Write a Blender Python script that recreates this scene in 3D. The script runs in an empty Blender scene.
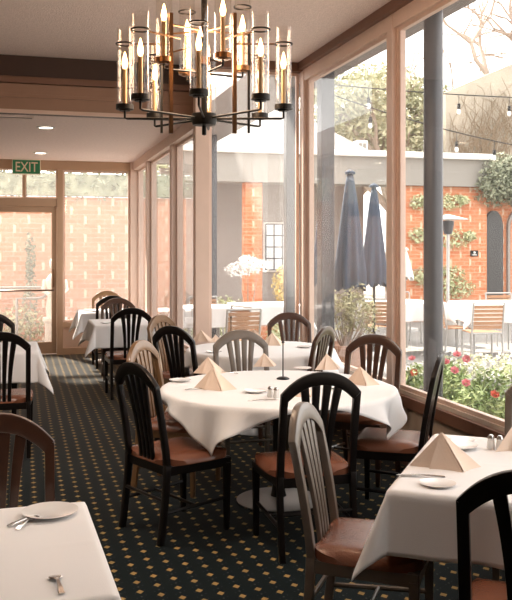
import bpy, bmesh, math, random
from mathutils import Vector, Matrix, noise
random.seed(7)
PI = math.pi
S = bpy.context.scene
COL = S.collection
# ------------------------------------------------------------------ camera, world, sun, exposure
cam_data = bpy.data.cameras.new('camera')
cam = bpy.data.objects.new('camera', cam_data); COL.objects.link(cam)
FOC = 850.0; EYE = 1.65; YAW = math.radians(15.52)
cam.location = (0, 0, EYE); cam.rotation_euler = (PI/2, 0, -YAW)
cam_data.sensor_fit = 'VERTICAL'; cam_data.sensor_height = 36; cam_data.lens = FOC/600*36
cam_data.shift_y = -52/600; cam_data.clip_end = 200
S.camera = cam
W = bpy.data.worlds.new('overcast_sky'); S.world = W; W.use_nodes = True
bg = W.node_tree.nodes['Background']; bg.inputs[0].default_value = (1.0, .97, .93, 1); bg.inputs[1].default_value = 3.3
sun_d = bpy.data.lights.new('sun', 'SUN'); sun = bpy.data.objects.new('sun', sun_d); COL.objects.link(sun)
sun_d.energy = 17.0; sun_d.angle = math.radians(4); sun_d.color = (1, .9, .78)
sun.rotation_euler = Vector((.37, -.95, -.90)).to_track_quat('-Z', 'Y').to_euler()
S.view_settings.view_transform = 'Standard'; S.view_settings.look = 'None'
S.view_settings.gamma = 1; S.view_settings.use_curve_mapping = False
S.view_settings.exposure = 0.1
S.cycles.use_denoising = True
S.cycles.max_bounces = 10; S.cycles.transparent_max_bounces = 24; S.cycles.diffuse_bounces = 5
S.cycles.sample_clamp_indirect = 6; S.cycles.caustics_reflective = False; S.cycles.caustics_refractive = False
def portal(name, loc, direction, sx, sy):
    d = bpy.data.lights.new(name, 'AREA'); d.shape = 'RECTANGLE'; d.size = sx; d.size_y = sy; d.cycles.is_portal = True
    o = bpy.data.objects.new(name, d); COL.objects.link(o); o.location = loc
    o.rotation_euler = Vector(direction).to_track_quat('-Z', 'Y').to_euler()

def at(u, v, h):                                # a point of the place read off the photograph at a known height
    z = FOC*(EYE-h)/(v-248); l = (u-256)/FOC*z
    c, s = math.cos(YAW), math.sin(YAW)
    return (z*s+l*c, z*c-l*s)

# ------------------------------------------------------------------ materials
MATS = {}
def mat(name, col, rough=.6, metal=0, coat=0, emis=None, es=0, spec=.5, noise_amt=0, noise_scale=8, bump=0, bump_scale=60, trans=0, sheen=0):
    m = bpy.data.materials.new(name); m.use_nodes = True; nt = m.node_tree; b = nt.nodes['Principled BSDF']
    b.inputs['Base Color'].default_value = (*col, 1); b.inputs['Roughness'].default_value = rough
    b.inputs['Metallic'].default_value = metal; b.inputs['Coat Weight'].default_value = coat
    b.inputs['Coat Roughness'].default_value = .15
    b.inputs['Specular IOR Level'].default_value = spec
    if sheen: b.inputs['Sheen Weight'].default_value = sheen
    tc = nt.nodes.new('ShaderNodeTexCoord')
    if noise_amt:
        n = nt.nodes.new('ShaderNodeTexNoise'); n.inputs['Scale'].default_value = noise_scale; n.inputs['Detail'].default_value = 4
        nt.links.new(tc.outputs['Object'], n.inputs['Vector'])
        mx = nt.nodes.new('ShaderNodeMix'); mx.data_type = 'RGBA'
        mx.inputs['A'].default_value = (*[max(0, c*(1-noise_amt)) for c in col], 1)
        mx.inputs['B'].default_value = (*[min(1, c*(1+noise_amt)) for c in col], 1)
        nt.links.new(n.outputs['Fac'], mx.inputs['Factor']); nt.links.new(mx.outputs['Result'], b.inputs['Base Color'])
    if bump:
        n2 = nt.nodes.new('ShaderNodeTexNoise'); n2.inputs['Scale'].default_value = bump_scale; n2.inputs['Detail'].default_value = 3
        nt.links.new(tc.outputs['Object'], n2.inputs['Vector'])
        bp = nt.nodes.new('ShaderNodeBump'); bp.inputs['Strength'].default_value = bump; bp.inputs['Distance'].default_value = .01
        nt.links.new(n2.outputs['Fac'], bp.inputs['Height']); nt.links.new(bp.outputs['Normal'], b.inputs['Normal'])
    if emis: b.inputs['Emission Color'].default_value = (*emis, 1); b.inputs['Emission Strength'].default_value = es
    MATS[name] = m; return m
def glass(name, tint=(1, 1, 1), gloss=.08, haze=0.0, edge=True):
    m = bpy.data.materials.new(name); m.use_nodes = True; nt = m.node_tree; nt.nodes.clear()
    out = nt.nodes.new('ShaderNodeOutputMaterial'); t = nt.nodes.new('ShaderNodeBsdfTransparent'); t.inputs[0].default_value = (*tint, 1)
    g = nt.nodes.new('ShaderNodeBsdfGlossy'); g.inputs['Roughness'].default_value = .02
    lw = nt.nodes.new('ShaderNodeLayerWeight'); lw.inputs['Blend'].default_value = .5
    pw = nt.nodes.new('ShaderNodeMath'); pw.operation = 'POWER'; pw.inputs[1].default_value = 5; nt.links.new(lw.outputs['Facing'], pw.inputs[0])
    class fr: outputs = [pw.outputs[0]]
    mu = nt.nodes.new('ShaderNodeMath'); mu.operation = 'MULTIPLY_ADD'; mu.inputs[1].default_value = 1.0 if edge else .5; mu.inputs[2].default_value = .04+gloss; mu.use_clamp = True
    nt.links.new(fr.outputs[0], mu.inputs[0])
    mx = nt.nodes.new('ShaderNodeMixShader'); nt.links.new(mu.outputs[0], mx.inputs[0]); nt.links.new(t.outputs[0], mx.inputs[1]); nt.links.new(g.outputs[0], mx.inputs[2])
    last = mx
    if haze:
        tr = nt.nodes.new('ShaderNodeBsdfTranslucent'); tr.inputs[0].default_value = (1, 1, 1, 1)
        m2 = nt.nodes.new('ShaderNodeMixShader'); m2.inputs[0].default_value = haze
        nt.links.new(mx.outputs[0], m2.inputs[1]); nt.links.new(tr.outputs[0], m2.inputs[2]); last = m2
    nt.links.new(last.outputs[0], out.inputs[0]); MATS[name] = m; return m

M_TRIM = mat('painted_trim', (.72, .55, .46), .45, noise_amt=.06)
M_BROWN = mat('brown_trim', (.17, .08, .048), .45, noise_amt=.1)
M_DARKBROWN = mat('dark_brown_board', (.055, .026, .017), .5, noise_amt=.1)
M_TAN = mat('tan_wall', (.46, .36, .27), .8, noise_amt=.05)
M_CEIL = mat('stucco_ceiling', (.88, .735, .67), .95, noise_amt=.13, noise_scale=30, bump=.9, bump_scale=70)
M_DARKWOOD = mat('ebony_stained_wood', (.008, .006, .0055), .3, coat=.08, spec=.3, noise_amt=.3, noise_scale=14)
M_BROWNWOOD = mat('brown_and_lit_wood', (.052, .021, .012), .28, coat=.3, noise_amt=.4, noise_scale=12)  # tabletop wood; on chairs the brown stands in for light on dark wood
M_LIT_TAUPE = mat('lit_taupe_wood', (.14, .112, .09), .38, coat=.3, noise_amt=.25, noise_scale=14)  # lit copy of the dark chair wood, daylight put into the colour
M_LIT_HONEY = mat('lit_honey_wood', (.19, .105, .048), .35, coat=.3, noise_amt=.3, noise_scale=14)  # dark chair wood again, with warm window light painted into its tone
M_LEATHER = mat('brown_leather', (.19, .070, .038), .27, spec=.6, noise_amt=.15, noise_scale=9, bump=.15, bump_scale=120)
M_CLOTH = mat('white_linen', (.79, .775, .77), .85, bump=.12, bump_scale=300, sheen=.1)
M_NAP = mat('blush_linen', (.78, .62, .50), .85, bump=.1, bump_scale=260)
M_CHINA = mat('white_china', (.82, .80, .78), .15, coat=.5)
M_STEEL = mat('polished_steel', (.62, .60, .58), .2, metal=1)
M_PLATEBASE = mat('brushed_steel', (.50, .47, .45), .38, metal=.7)
M_BLACK = mat('black_metal', (.012, .011, .010), .4, metal=.5)
M_BRONZE = mat('aged_bronze', (.20, .10, .045), .35, metal=.8)
M_CUP = mat('dark_bronze', (.02, .017, .014), .45, metal=.6)
M_CANDLE = mat('candle_sleeve', (.50, .33, .18), .4, metal=.3)
M_BULB = mat('lamp_filament', (1, .7, .35), .4, emis=(1, .52, .2), es=16)
M_DL = mat('downlight_lens', (1, .9, .8), .4, emis=(1, .86, .68), es=8)
M_GREY = mat('grey_steel_column', (.055, .055, .062), .35, metal=.2, noise_amt=.1, noise_scale=3)
M_SOFFIT = mat('grey_soffit', (.24, .22, .215), .8, noise_amt=.08, noise_scale=5)
M_GLASS = glass('window_glass', gloss=.0, haze=.02)
M_GLASSH = glass('veiled_glass', gloss=.0, haze=.075)  # white haze, weaker in window_glass, imitates the veil of bright daylight
M_GLASSC = glass('clear_glass_tube', tint=(.985, .965, .94), gloss=.03)
M_SIGN_G = mat('exit_green', (.02, .22, .09), .5); M_SIGN_W = mat('cream_plastic', (.78, .68, .52), .5, emis=(.9, .8, .6), es=.15)
M_PATIO = mat('pale_concrete', (.24, .23, .215), .9, noise_amt=.12, noise_scale=2)
M_NAVY = mat('navy_canvas', (.04, .058, .09), .9, noise_amt=.15, noise_scale=4)
M_WHITE = mat('white_paint', (.80, .79, .76), .6)
M_FASCIA = mat('greige_fascia', (.27, .25, .225), .8, noise_amt=.06)
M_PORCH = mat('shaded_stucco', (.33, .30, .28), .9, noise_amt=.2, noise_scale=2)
M_SLATWOOD = mat('teak_slats', (.36, .19, .10), .6, noise_amt=.2, noise_scale=10)
M_ALU = mat('aluminium', (.42, .41, .40), .4, metal=.4)
M_PALEWALL = mat('weathered_cream_render', (.42, .375, .30), .95, noise_amt=.4, noise_scale=1.1)
M_VINE = mat('dry_vine', (.20, .15, .095), .9)
M_BARK = mat('grey_bark', (.34, .27, .22), .9, noise_amt=.2)
M_TERRA = mat('terracotta', (.42, .22, .14), .8, noise_amt=.15)
M_STONE = mat('grey_stone', (.48, .46, .44), .9, noise_amt=.15)
M_STATUE = mat('pale_stone', (.85, .78, .70), .8, noise_amt=.08)
M_SOIL = mat('dark_soil', (.09, .07, .05), .95, noise_amt=.3)
def leafmat(name, a, b):
    m = mat(name, a, .6); nt = m.node_tree; bs = nt.nodes['Principled BSDF']
    n = nt.nodes.new('ShaderNodeTexNoise'); n.inputs['Scale'].default_value = 6; n.inputs['Detail'].default_value = 3
    tc = nt.nodes.new('ShaderNodeTexCoord'); nt.links.new(tc.outputs['Object'], n.inputs['Vector'])
    r = nt.nodes.new('ShaderNodeValToRGB'); r.color_ramp.elements[0].position = .35; r.color_ramp.elements[1].position = .65
    r.color_ramp.elements[0].color = (*a, 1); r.color_ramp.elements[1].color = (*b, 1)
    nt.links.new(n.outputs['Fac'], r.inputs[0]); nt.links.new(r.outputs[0], bs.inputs['Base Color'])
    bs.inputs['Subsurface Weight'].default_value = 0; return m
M_LEAF = leafmat('garden_leaf', (.16, .25, .07), (.42, .50, .20))
M_OLIVE = leafmat('olive_leaf', (.30, .30, .16), (.55, .50, .30))
M_IVY = leafmat('ivy_leaf', (.14, .16, .10), (.33, .35, .24))
M_TREE = leafmat('conifer_leaf', (.30, .31, .19), (.50, .48, .32))
M_PALELEAF = leafmat('pale_leaf', (.45, .50, .28), (.66, .66, .42))
M_YELLOW = leafmat('golden_leaf', (.55, .42, .14), (.75, .60, .28))
M_PINK = mat('pink_petal', (.78, .25, .28), .6); M_RED = mat('red_petal', (.70, .12, .06), .6); M_WPETAL = mat('white_petal', (.85, .84, .82), .6)

def math_node(nt, op, a, b=None, c=None):
    n = nt.nodes.new('ShaderNodeMath'); n.operation = op
    for i, v in enumerate((a, b, c)):
        if v is None: continue
        if isinstance(v, (int, float)): n.inputs[i].default_value = v
        else: nt.links.new(v, n.inputs[i])
    return n.outputs[0]
def carpet_mat():
    m = mat('patterned_carpet', (.008, .016, .018), .85, spec=.12); nt = m.node_tree; b = nt.nodes['Principled BSDF']
    tc = nt.nodes.new('ShaderNodeTexCoord'); sp = nt.nodes.new('ShaderNodeSeparateXYZ'); nt.links.new(tc.outputs['Object'], sp.inputs[0])
    X, Y = sp.outputs[0], sp.outputs[1]
    def dots(px, py, ox, oy, rx, ry):
        u = math_node(nt, 'FRACT', math_node(nt, 'ADD', math_node(nt, 'DIVIDE', X, px), ox))
        v = math_node(nt, 'FRACT', math_node(nt, 'ADD', math_node(nt, 'DIVIDE', Y, py), oy))
        du = math_node(nt, 'ABSOLUTE', math_node(nt, 'SUBTRACT', u, .5)); dv = math_node(nt, 'ABSOLUTE', math_node(nt, 'SUBTRACT', v, .5))
        du = math_node(nt, 'DIVIDE', du, rx/px); dv = math_node(nt, 'DIVIDE', dv, ry/py)
        return math_node(nt, 'LESS_THAN', math_node(nt, 'ADD', du, dv), 1.0)
    px, py = .185, .120
    big = math_node(nt, 'MAXIMUM', dots(px, py, .5, .5, .019, .024), dots(px, py, 0, 0, .019, .024))
    small = math_node(nt, 'MAXIMUM', dots(px, py, 0, .5, .006, .008), dots(px, py, .5, 0, .006, .008))
    small2 = math_node(nt, 'MAXIMUM', dots(px/2, py/2, .25, .25, .004, .005), dots(px/2, py/2, .75, .75, .004, .005))
    n = nt.nodes.new('ShaderNodeTexNoise'); n.inputs['Scale'].default_value = 180; nt.links.new(tc.outputs['Object'], n.inputs['Vector'])
    n2 = nt.nodes.new('ShaderNodeTexNoise'); n2.inputs['Scale'].default_value = 22; nt.links.new(tc.outputs['Object'], n2.inputs['Vector'])
    def mix(a, bcol, f):
        x = nt.nodes.new('ShaderNodeMix'); x.data_type = 'RGBA'
        if isinstance(a, tuple): x.inputs['A'].default_value = (*a, 1)
        else: nt.links.new(a, x.inputs['A'])
        x.inputs['B'].default_value = (*bcol, 1); nt.links.new(f, x.inputs['Factor']); return x.outputs['Result']
    base = mix((.0014, .0038, .0046), (.0045, .011, .013), n.outputs['Fac'])
    gold = mix(base, (.36, .235, .085), math_node(nt, 'MULTIPLY', big, math_node(nt, 'MULTIPLY_ADD', n2.outputs['Fac'], .8, .45)))
    g2 = mix(gold, (.05, .055, .05), small)
    g3 = mix(g2, (.025, .032, .036), small2)
    nt.links.new(g3, b.inputs['Base Color'])
    b.inputs['Sheen Weight'].default_value = .6; b.inputs['Sheen Roughness'].default_value = .22; b.inputs['Sheen Tint'].default_value = (.9, .8, .7, 1)
    return m
def brick_mat(name, c1, c2, mort, dash=True):
    m = mat(name, c1, .9); nt = m.node_tree; b = nt.nodes['Principled BSDF']
    tc = nt.nodes.new('ShaderNodeTexCoord'); sp = nt.nodes.new('ShaderNodeSeparateXYZ'); nt.links.new(tc.outputs['Object'], sp.inputs[0])
    cb = nt.nodes.new('ShaderNodeCombineXYZ'); nt.links.new(math_node(nt, 'ADD', sp.outputs[0], sp.outputs[1]), cb.inputs[0]); nt.links.new(sp.outputs[2], cb.inputs[1])
    br = nt.nodes.new('ShaderNodeTexBrick'); nt.links.new(cb.outputs[0], br.inputs['Vector'])
    br.inputs['Color1'].default_value = (*c1, 1); br.inputs['Color2'].default_value = (*c2, 1); br.inputs['Mortar'].default_value = (*mort, 1)
    br.inputs['Scale'].default_value = 1; br.inputs['Brick Width'].default_value = .26; br.inputs['Row Height'].default_value = .088; br.inputs['Mortar Size'].default_value = .007
    out = br.outputs['Color']
    if dash:
        U = cb.outputs[0]; s2 = nt.nodes.new('ShaderNodeSeparateXYZ'); nt.links.new(U, s2.inputs[0])
        def cell(ox, oy):
            u = math_node(nt, 'FRACT', math_node(nt, 'ADD', math_node(nt, 'DIVIDE', s2.outputs[0], .52), ox))
            v = math_node(nt, 'FRACT', math_node(nt, 'ADD', math_node(nt, 'DIVIDE', s2.outputs[1], .352), oy))
            return math_node(nt, 'MULTIPLY', math_node(nt, 'LESS_THAN', u, .09), math_node(nt, 'LESS_THAN', v, .42))
        f = math_node(nt, 'MAXIMUM', cell(0, 0), cell(.5, .5))
        x = nt.nodes.new('ShaderNodeMix'); x.data_type = 'RGBA'; nt.links.new(out, x.inputs['A']); x.inputs['B'].default_value = (.70, .58, .44, 1)
        nt.links.new(math_node(nt, 'MULTIPLY', f, .75), x.inputs['Factor']); out = x.outputs['Result']
    nt.links.new(out, b.inputs['Base Color']); return m
M_CARPET = carpet_mat()
M_BRICK = brick_mat('orange_brick', (.52, .17, .075), (.60, .23, .11), (.58, .38, .26))
M_BRICKP = brick_mat('pale_orange_brick', (.46, .20, .11), (.52, .26, .16), (.50, .34, .25))
M_SHINGLE = brick_mat('grey_shingle', (.20, .19, .18), (.26, .25, .235), (.13, .12, .115), dash=False)

# ------------------------------------------------------------------ mesh helpers
def link(name, bm, m, parent=None, smooth=False, loc=None, rot=None):
    me = bpy.data.meshes.new(name); bmesh.ops.recalc_face_normals(bm, faces=bm.faces); bm.to_mesh(me); bm.free()
    if m: me.materials.append(m)
    if smooth:
        for p in me.polygons: p.use_smooth = True
    o = bpy.data.objects.new(name, me); COL.objects.link(o)
    if parent: o.parent = parent
    if loc: o.location = loc
    if rot is not None: o.rotation_euler = (0, 0, rot)
    return o
def autosmooth(o, ang=40):
    me = o.data
    for p in me.polygons: p.use_smooth = True
    bm = bmesh.new(); bm.from_mesh(me)
    for e in bm.edges:
        if len(e.link_faces) == 2 and e.calc_face_angle(0) > math.radians(ang): e.smooth = False
    bm.to_mesh(me); bm.free(); return o
def box(bm, x0, x1, y0, y1, z0, z1, bev=0):
    r = bmesh.ops.create_cube(bm, size=1)
    vs = r['verts']
    for v in vs: v.co = Vector((x0+(v.co.x+.5)*(x1-x0), y0+(v.co.y+.5)*(y1-y0), z0+(v.co.z+.5)*(z1-z0)))
    if bev:
        es = list({e for v in vs for e in v.link_edges})
        bmesh.ops.bevel(bm, geom=es, offset=bev, segments=2, affect='EDGES', profile=.6)
def bxo(name, m, *a, parent=None, bev=0):
    bm = bmesh.new(); box(bm, *a, bev=bev); return link(name, bm, m, parent)
def tube(bm, pts, rad, n=8, caps=True):
    pts = [Vector(p) for p in pts]; rads = rad if isinstance(rad, (list, tuple)) else [rad]*len(pts)
    rings = []; up = None
    for i, p in enumerate(pts):
        d = (pts[min(i+1, len(pts)-1)]-pts[max(i-1, 0)]).normalized()
        if up is None:
            up = Vector((0, 0, 1)) if abs(d.z) < .9 else Vector((1, 0, 0))
        a = d.cross(up); 
        if a.length < 1e-4: a = d.cross(Vector((0, 1, 0)))
        a.normalize(); b = a.cross(d).normalized(); up = b
        rings.append([bm.verts.new(p+(a*math.cos(2*PI*k/n)+b*math.sin(2*PI*k/n))*rads[i]) for k in range(n)])
    for r0, r1 in zip(rings, rings[1:]):
        for k in range(n): bm.faces.new((r0[k], r0[(k+1) % n], r1[(k+1) % n], r1[k]))
    if caps: bm.faces.new(rings[0]); bm.faces.new(rings[-1])
def tubo(name, pts, rad, m, parent=None, n=8):
    bm = bmesh.new(); tube(bm, pts, rad, n); return autosmooth(link(name, bm, m, parent), 50)
def lathe(bm, prof, n=24, c=(0, 0, 0), close=False):
    rings = []
    for r, z in prof:
        if r < 1e-5: rings.append([bm.verts.new((c[0], c[1], c[2]+z))])
        else: rings.append([bm.verts.new((c[0]+r*math.cos(2*PI*k/n), c[1]+r*math.sin(2*PI*k/n), c[2]+z)) for k in range(n)])
    for a, b in zip(rings, rings[1:]):
        for k in range(n):
            k2 = (k+1) % n
            if len(a) == 1 and len(b) == 1: continue
            if len(a) == 1: bm.faces.new((a[0], b[k], b[k2]))
            elif len(b) == 1: bm.faces.new((a[k], a[k2], b[0]))
            else: bm.faces.new((a[k], a[k2], b[k2], b[k]))
def latho(name, prof, m, parent=None, n=24, c=(0, 0, 0), ang=35):
    bm = bmesh.new(); lathe(bm, prof, n, c); return autosmooth(link(name, bm, m, parent), ang)
def empty(name, loc, rz=0, label=None, cat=None, group=None):
    o = bpy.data.objects.new(name, None); COL.objects.link(o); o.location = loc; o.rotation_euler = (0, 0, rz)
    o.empty_display_size = .1
    return tag(o, label, cat, group)
def tag(o, label=None, cat=None, group=None, kind=None):
    if label: o['label'] = label
    if cat: o['category'] = cat
    if group: o['group'] = group
    if kind: o['kind'] = kind
    return o
def copy_tree(o, parent=None):
    c = o.copy(); COL.objects.link(c); c.parent = parent
    for ch in [x for x in o.children]: copy_tree(ch, c)
    return c
def struct(o): o['kind'] = 'structure'; return o

# ------------------------------------------------------------------ the room
XR = 2.83; XS = 1.78; YJ = 8.40; YF = 13.50; HC = 3.56; HL = 3.0; SILL = .53
def poly_slab(name, pts, z0, z1, m):
    bm = bmesh.new(); lo = [bm.verts.new((x, y, z0)) for x, y in pts]; hi = [bm.verts.new((x, y, z1)) for x, y in pts]
    bm.faces.new(lo); bm.faces.new(hi); n = len(pts)
    for i in range(n): bm.faces.new((lo[i], lo[(i+1) % n], hi[(i+1) % n], hi[i]))
    return struct(link(name, bm, m))
poly_slab('floor', [(-4, -3), (XR+.12, -3), (XR+.12, YJ+.1), (XS+.1, YJ+.1), (XS+.1, YF+.1), (-4, YF+.1)], -.1, 0, M_CARPET)
poly_slab('ceiling', [(-4, -3), (XR+.12, -3), (XR+.12, YJ+.12), (XS+.1, YJ+.12), (XS+.1, 8.95), (-4, 8.95)], HC, HC+.2, M_CEIL)
struct(bxo('ceiling_far', M_CEIL, -4, XS+.1, 8.93, YF+.12, HL, HL+.2))
struct(bxo('wall_left', M_TAN, -4.1, -4, -3, YF+.1, -.1, HC))
struct(bxo('wall_back', M_TAN, -4, XR+.12, -3.1, -3, -.1, HC))
struct(bxo('wall_far', M_TAN, -4, -.62, YF, YF+.12, 0, HL))
YH = 8.70   # header between the high and low ceilings
struct(bxo('trim_1', M_DARKBROWN, -4, XS-.03, YH+.05, YH+.25, HL, HC))
struct(bxo('trim_2', M_BROWN, -4, XS-.03, YH-.06, YH+.05, HL+.27, HL+.335, bev=.01))
bm = bmesh.new(); box(bm, -4, XS-.03, YH-.03, YH+.05, HL, HL+.265); box(bm, -4, XS-.03, YH-.045, YH-.028, HL+.13, HL+.165, bev=.004)
struct(link('trim_3', bm, mat('header_board', (.30, .17, .11), .5, noise_amt=.08)))
struct(bxo('trim_4', mat('light_edge_strip', (.62, .45, .36), .5), -4, XS-.03, YH-.05, YH-.02, HL-.025, HL+.01))
struct(bxo('wall_side_upper', M_TRIM, XS-.035, XS+.1, YJ+.07, 8.95, HL-.0, HC))
# right window wall
bm = bmesh.new(); box(bm, XR, XR+.12, -3, YJ+.1, 0, .46)
struct(link('wall_right', bm, M_TAN))
struct(bxo('trim_6', M_BROWN, XR-.035, XR+.12, -3, YJ+.02, .45, SILL))
struct(bxo('trim_7', mat('pale_sill', (.62, .55, .48), .5), XR+.0, XR+.13, -3, YJ, SILL, SILL+.03))
struct(bxo('trim_8', M_BROWN, XR-.07, XR+.02, -3, YJ+.0, HC-.075, HC))
struct(bxo('trim_9', M_TRIM, XR-.02, XR+.1, -3, YJ+.05, HC-.19, HC-.075))
struct(bxo('baseboard_right', M_BROWN, XR-.015, XR, -3, YJ, 0, .09))
def post(n, x0, x1, y0, y1, z0, z1):
    struct(bxo('trim_%d' % n, M_TRIM, x0, x1, y0, y1, z0, z1, bev=.006))
k = 10
for yy in (8.33, 6.17, 3.75, 1.45):
    bm = bmesh.new(); box(bm, XR-.028, XR+.09, yy-.05, yy+.05, SILL+.0, HC-.09)
    box(bm, XR+.01, XR+.06, yy-.085, yy-.05, SILL+.03, HC-.19); box(bm, XR+.01, XR+.06, yy+.05, yy+.085, SILL+.03, HC-.19)
    struct(link('trim_%d' % k, bm, M_TRIM)); k += 1
def window(n, m, p0, p1, z0, z1, off=.035, fw=.03):
    # one glazed opening: a slim frame with a glass pane, between two plan points
    a = Vector((*p0, 0)); b = Vector((*p1, 0)); d = (b-a).normalized(); nn = Vector((-d.y, d.x, 0)); L = (b-a).length
    fr = bmesh.new()
    def bar(s0, s1, h0, h1):
        r = bmesh.ops.create_cube(fr, size=1)
        for v in r['verts']:
            s = s0+(v.co.x+.5)*(s1-s0); t = v.co.y*.04; h = h0+(v.co.z+.5)*(h1-h0); q = a+d*s+nn*t; v.co = Vector((q.x, q.y, h))
    bar(0, fw, z0, z1); bar(L-fw, L, z0, z1); bar(fw, L-fw, z0, z0+fw); bar(fw, L-fw, z1-fw, z1)
    f = struct(link('window_%d' % n, fr, M_TRIM))
    g = bmesh.new(); q = [(a+d*fw*.6, z0+fw*.6), (b-d*fw*.6, z0+fw*.6), (b-d*fw*.6, z1-fw*.6), (a+d*fw*.6, z1-fw*.6)]
    g.faces.new([g.verts.new((p.x, p.y, h)) for p, h in q]); link('glass_pane', g, m, f)
ys = [8.28, 6.17, 3.75, 1.45, -.85, -2.95]
struct(bxo('wall_right_light_block', M_TAN, XR, XR+.12, -3, 1.40, SILL, HC-.1))  # unseen; closed here to keep window light off the near table and carpet
for i in range(3): window(i+1, M_GLASS, (XR+.035, ys[i+1]+.085), (XR+.035, ys[i]-(.085 if i else .04)), SILL+.03, HC-.19)
# jog wall
struct(bxo('trim_20', M_TRIM, XS-.09, XS+.06, YJ-.05, YJ+.07, 0, HC, bev=.006))
struct(bxo('wall_jog', M_TAN, XS+.06, XR, YJ, YJ+.1, 0, .46))
struct(bxo('trim_21', M_BROWN, XS+.06, XR-.03, YJ-.04, YJ+.1, .46, SILL))
struct(bxo('trim_22', M_BROWN, XS+.06, XR-.02, YJ-.08, YJ+.03, HC-.09, HC))
window(6, M_GLASSH, (XS+.06, YJ+.03), (XR-.03, YJ+.03), SILL, HC-.09)
# side wall of the narrow far room
struct(bxo('wall_side', M_TAN, XS, XS+.1, YJ+.07, YF, 0, .46))
struct(bxo('trim_23', M_TRIM, XS-.03, XS+.1, YJ+.07, YF, .46, .52))
struct(bxo('trim_24', M_TRIM, XS-.06, XS+.1, YJ+.07, YF, HL-.12, HL))
for yy in (12.15, 10.1):
    struct(bxo('trim_%d' % (25 if yy > 11 else 26), M_TRIM, XS-.04, XS+.1, yy-.07, yy+.07, .52, HL-.12, bev=.005))
struct(bxo('trim_27', M_TRIM, XS-.10, XS+.1, YF-.06, YF+.1, 0, HL, bev=.005))
window(7, M_GLASSH, (XS+.04, 8.5), (XS+.04, 10.03), .52, HL-.12)
window(8, M_GLASSH, (XS+.04, 10.17), (XS+.04, 12.08), .52, HL-.12)
window(9, M_GLASSH, (XS+.04, 12.22), (XS+.04, YF-.06), .52, HL-.12)
# far wall: glazed door with transom, big pane to its right
M_FT = mat('tan_door_frame', (.50, .33, .215), .5, noise_amt=.05)
struct(bxo('trim_28', M_FT, -.62, XS-.1, YF-.03, YF+.1, HL-.14, HL))
struct(bxo('trim_29', M_FT, .55, .64, YF-.05, YF+.1, 0, HL-.14, bev=.005))
struct(bxo('trim_30', M_FT, -.62, -.52, YF-.04, YF+.1, 0, HL-.14))
struct(bxo('trim_31', M_FT, -.52, .55, YF-.04, YF+.1, 2.29, 2.42, bev=.008))
struct(bxo('trim_32', M_FT, .05, .08, YF-.01, YF+.06, 2.42, HL-.14))
window(10, M_GLASSH, (-.52, YF+.03), (.05, YF+.03), 2.42, HL-.14, fw=.015)
window(11, M_GLASSH, (.08, YF+.03), (.55, YF+.03), 2.42, HL-.14, fw=.015)
struct(bxo('wall_far_panel', mat('peach_panel', (.62, .44, .34), .7), .64, XS-.1, YF, YF+.08, .10, .42))
struct(bxo('trim_33', M_FT, .64, XS-.1, YF-.03, YF+.1, .42, .50))
struct(bxo('baseboard_far', M_FT, .64, XS-.1, YF-.03, YF+.1, 0, .10))
window(12, M_GLASSH, (.64, YF+.03), (XS-.1, YF+.03), .50, HL-.14)
bm = bmesh.new()
box(bm, .47, .545, YF-.01, YF+.05, .02, 2.285, bev=.004); box(bm, -.515, -.44, YF-.01, YF+.05, .02, 2.285, bev=.004)
box(bm, -.44, .47, YF-.01, YF+.05, 2.20, 2.285); box(bm, -.44, .47, YF-.01, YF+.05, .02, .20)
door = struct(link('door_1', bm, M_FT))
g = bmesh.new(); g.faces.new([g.verts.new(p) for p in ((-.44, YF+.02, .2), (.47, YF+.02, .2), (.47, YF+.02, 2.2), (-.44, YF+.02, 2.2))])
link('glass_pane', g, M_GLASSH, door)
tubo('push_bar', [(-.47, YF-.012, 1.0), (-.47, YF-.06, 1.0), (.50, YF-.06, 1.0), (.50, YF-.012, 1.0)], .014, mat('brown_push_bar', (.2, .12, .08), .3, metal=.6), door)
tubo('pull_handle', [(.50, YF-.012, 1.05), (.50, YF-.06, 1.06), (.50, YF-.06, 1.30), (.50, YF-.012, 1.31)], .012, M_BRONZE, door)
for nm, lo, di, sx, sy in (('right_portal', (XR+.2, 2.7, 2), (-1, 0, 0), 11.4, 3), ('side_portal', (XS+.2, 11, 1.7), (-1, 0, 0), 5, 2.4), ('far_portal', (.6, YF+.2, 1.5), (0, -1, 0), 2.5, 3), ('jog_portal', (2.35, YJ+.2, 2), (0, -1, 0), 1, 3)):
    pass

# ------------------------------------------------------------------ ceiling fittings and sign
def downlight(x, y, z, label, grp=None, r=.075, energy=14):
    t = empty('recessed_light', (x, y, z), 0, label, 'ceiling light', grp)
    latho('trim_ring', [(r, -.002), (r+.025, -.002), (r+.025, -.012), (r, -.012), (r, -.002)], M_WHITE, t)
    latho('lens', [(0, -.006), (r, -.006)], M_DL, t)
    d = bpy.data.lights.new('downlight_lamp', 'SPOT'); d.energy = energy; d.color = (1, .90, .80); d.spot_size = 2.4; d.spot_blend = .8; d.shadow_soft_size = .07
    o = bpy.data.objects.new('downlight_lamp', d); COL.objects.link(o); o.parent = t; o.location = (0, 0, -.03)
    return t
downlight(.28, 9.76, HL, 'round recessed ceiling light nearer the wooden header, right of the air vent')
downlight(.28, 12.4, HL, 'round recessed ceiling light farther back, just above the green exit sign')
for (x, y, w_) in ((-2.2, 2.5, 'front left'), (-2.2, 6.0, 'rear left'), (1.4, 2.2, 'front right'), (-.4, 5.4, 'middle')):  # unseen lamps added as warm fill for the room
    downlight(x, y, HC, 'added fill light in the high ceiling above the %s of the room' % w_, 'added fill lights in the high ceiling', energy=150 if y > 4 else 60)
v = empty('air_vent', (-.18, 9.1, HL), 0, 'long slotted air vent in the low ceiling beside the header', 'vent')
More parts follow.
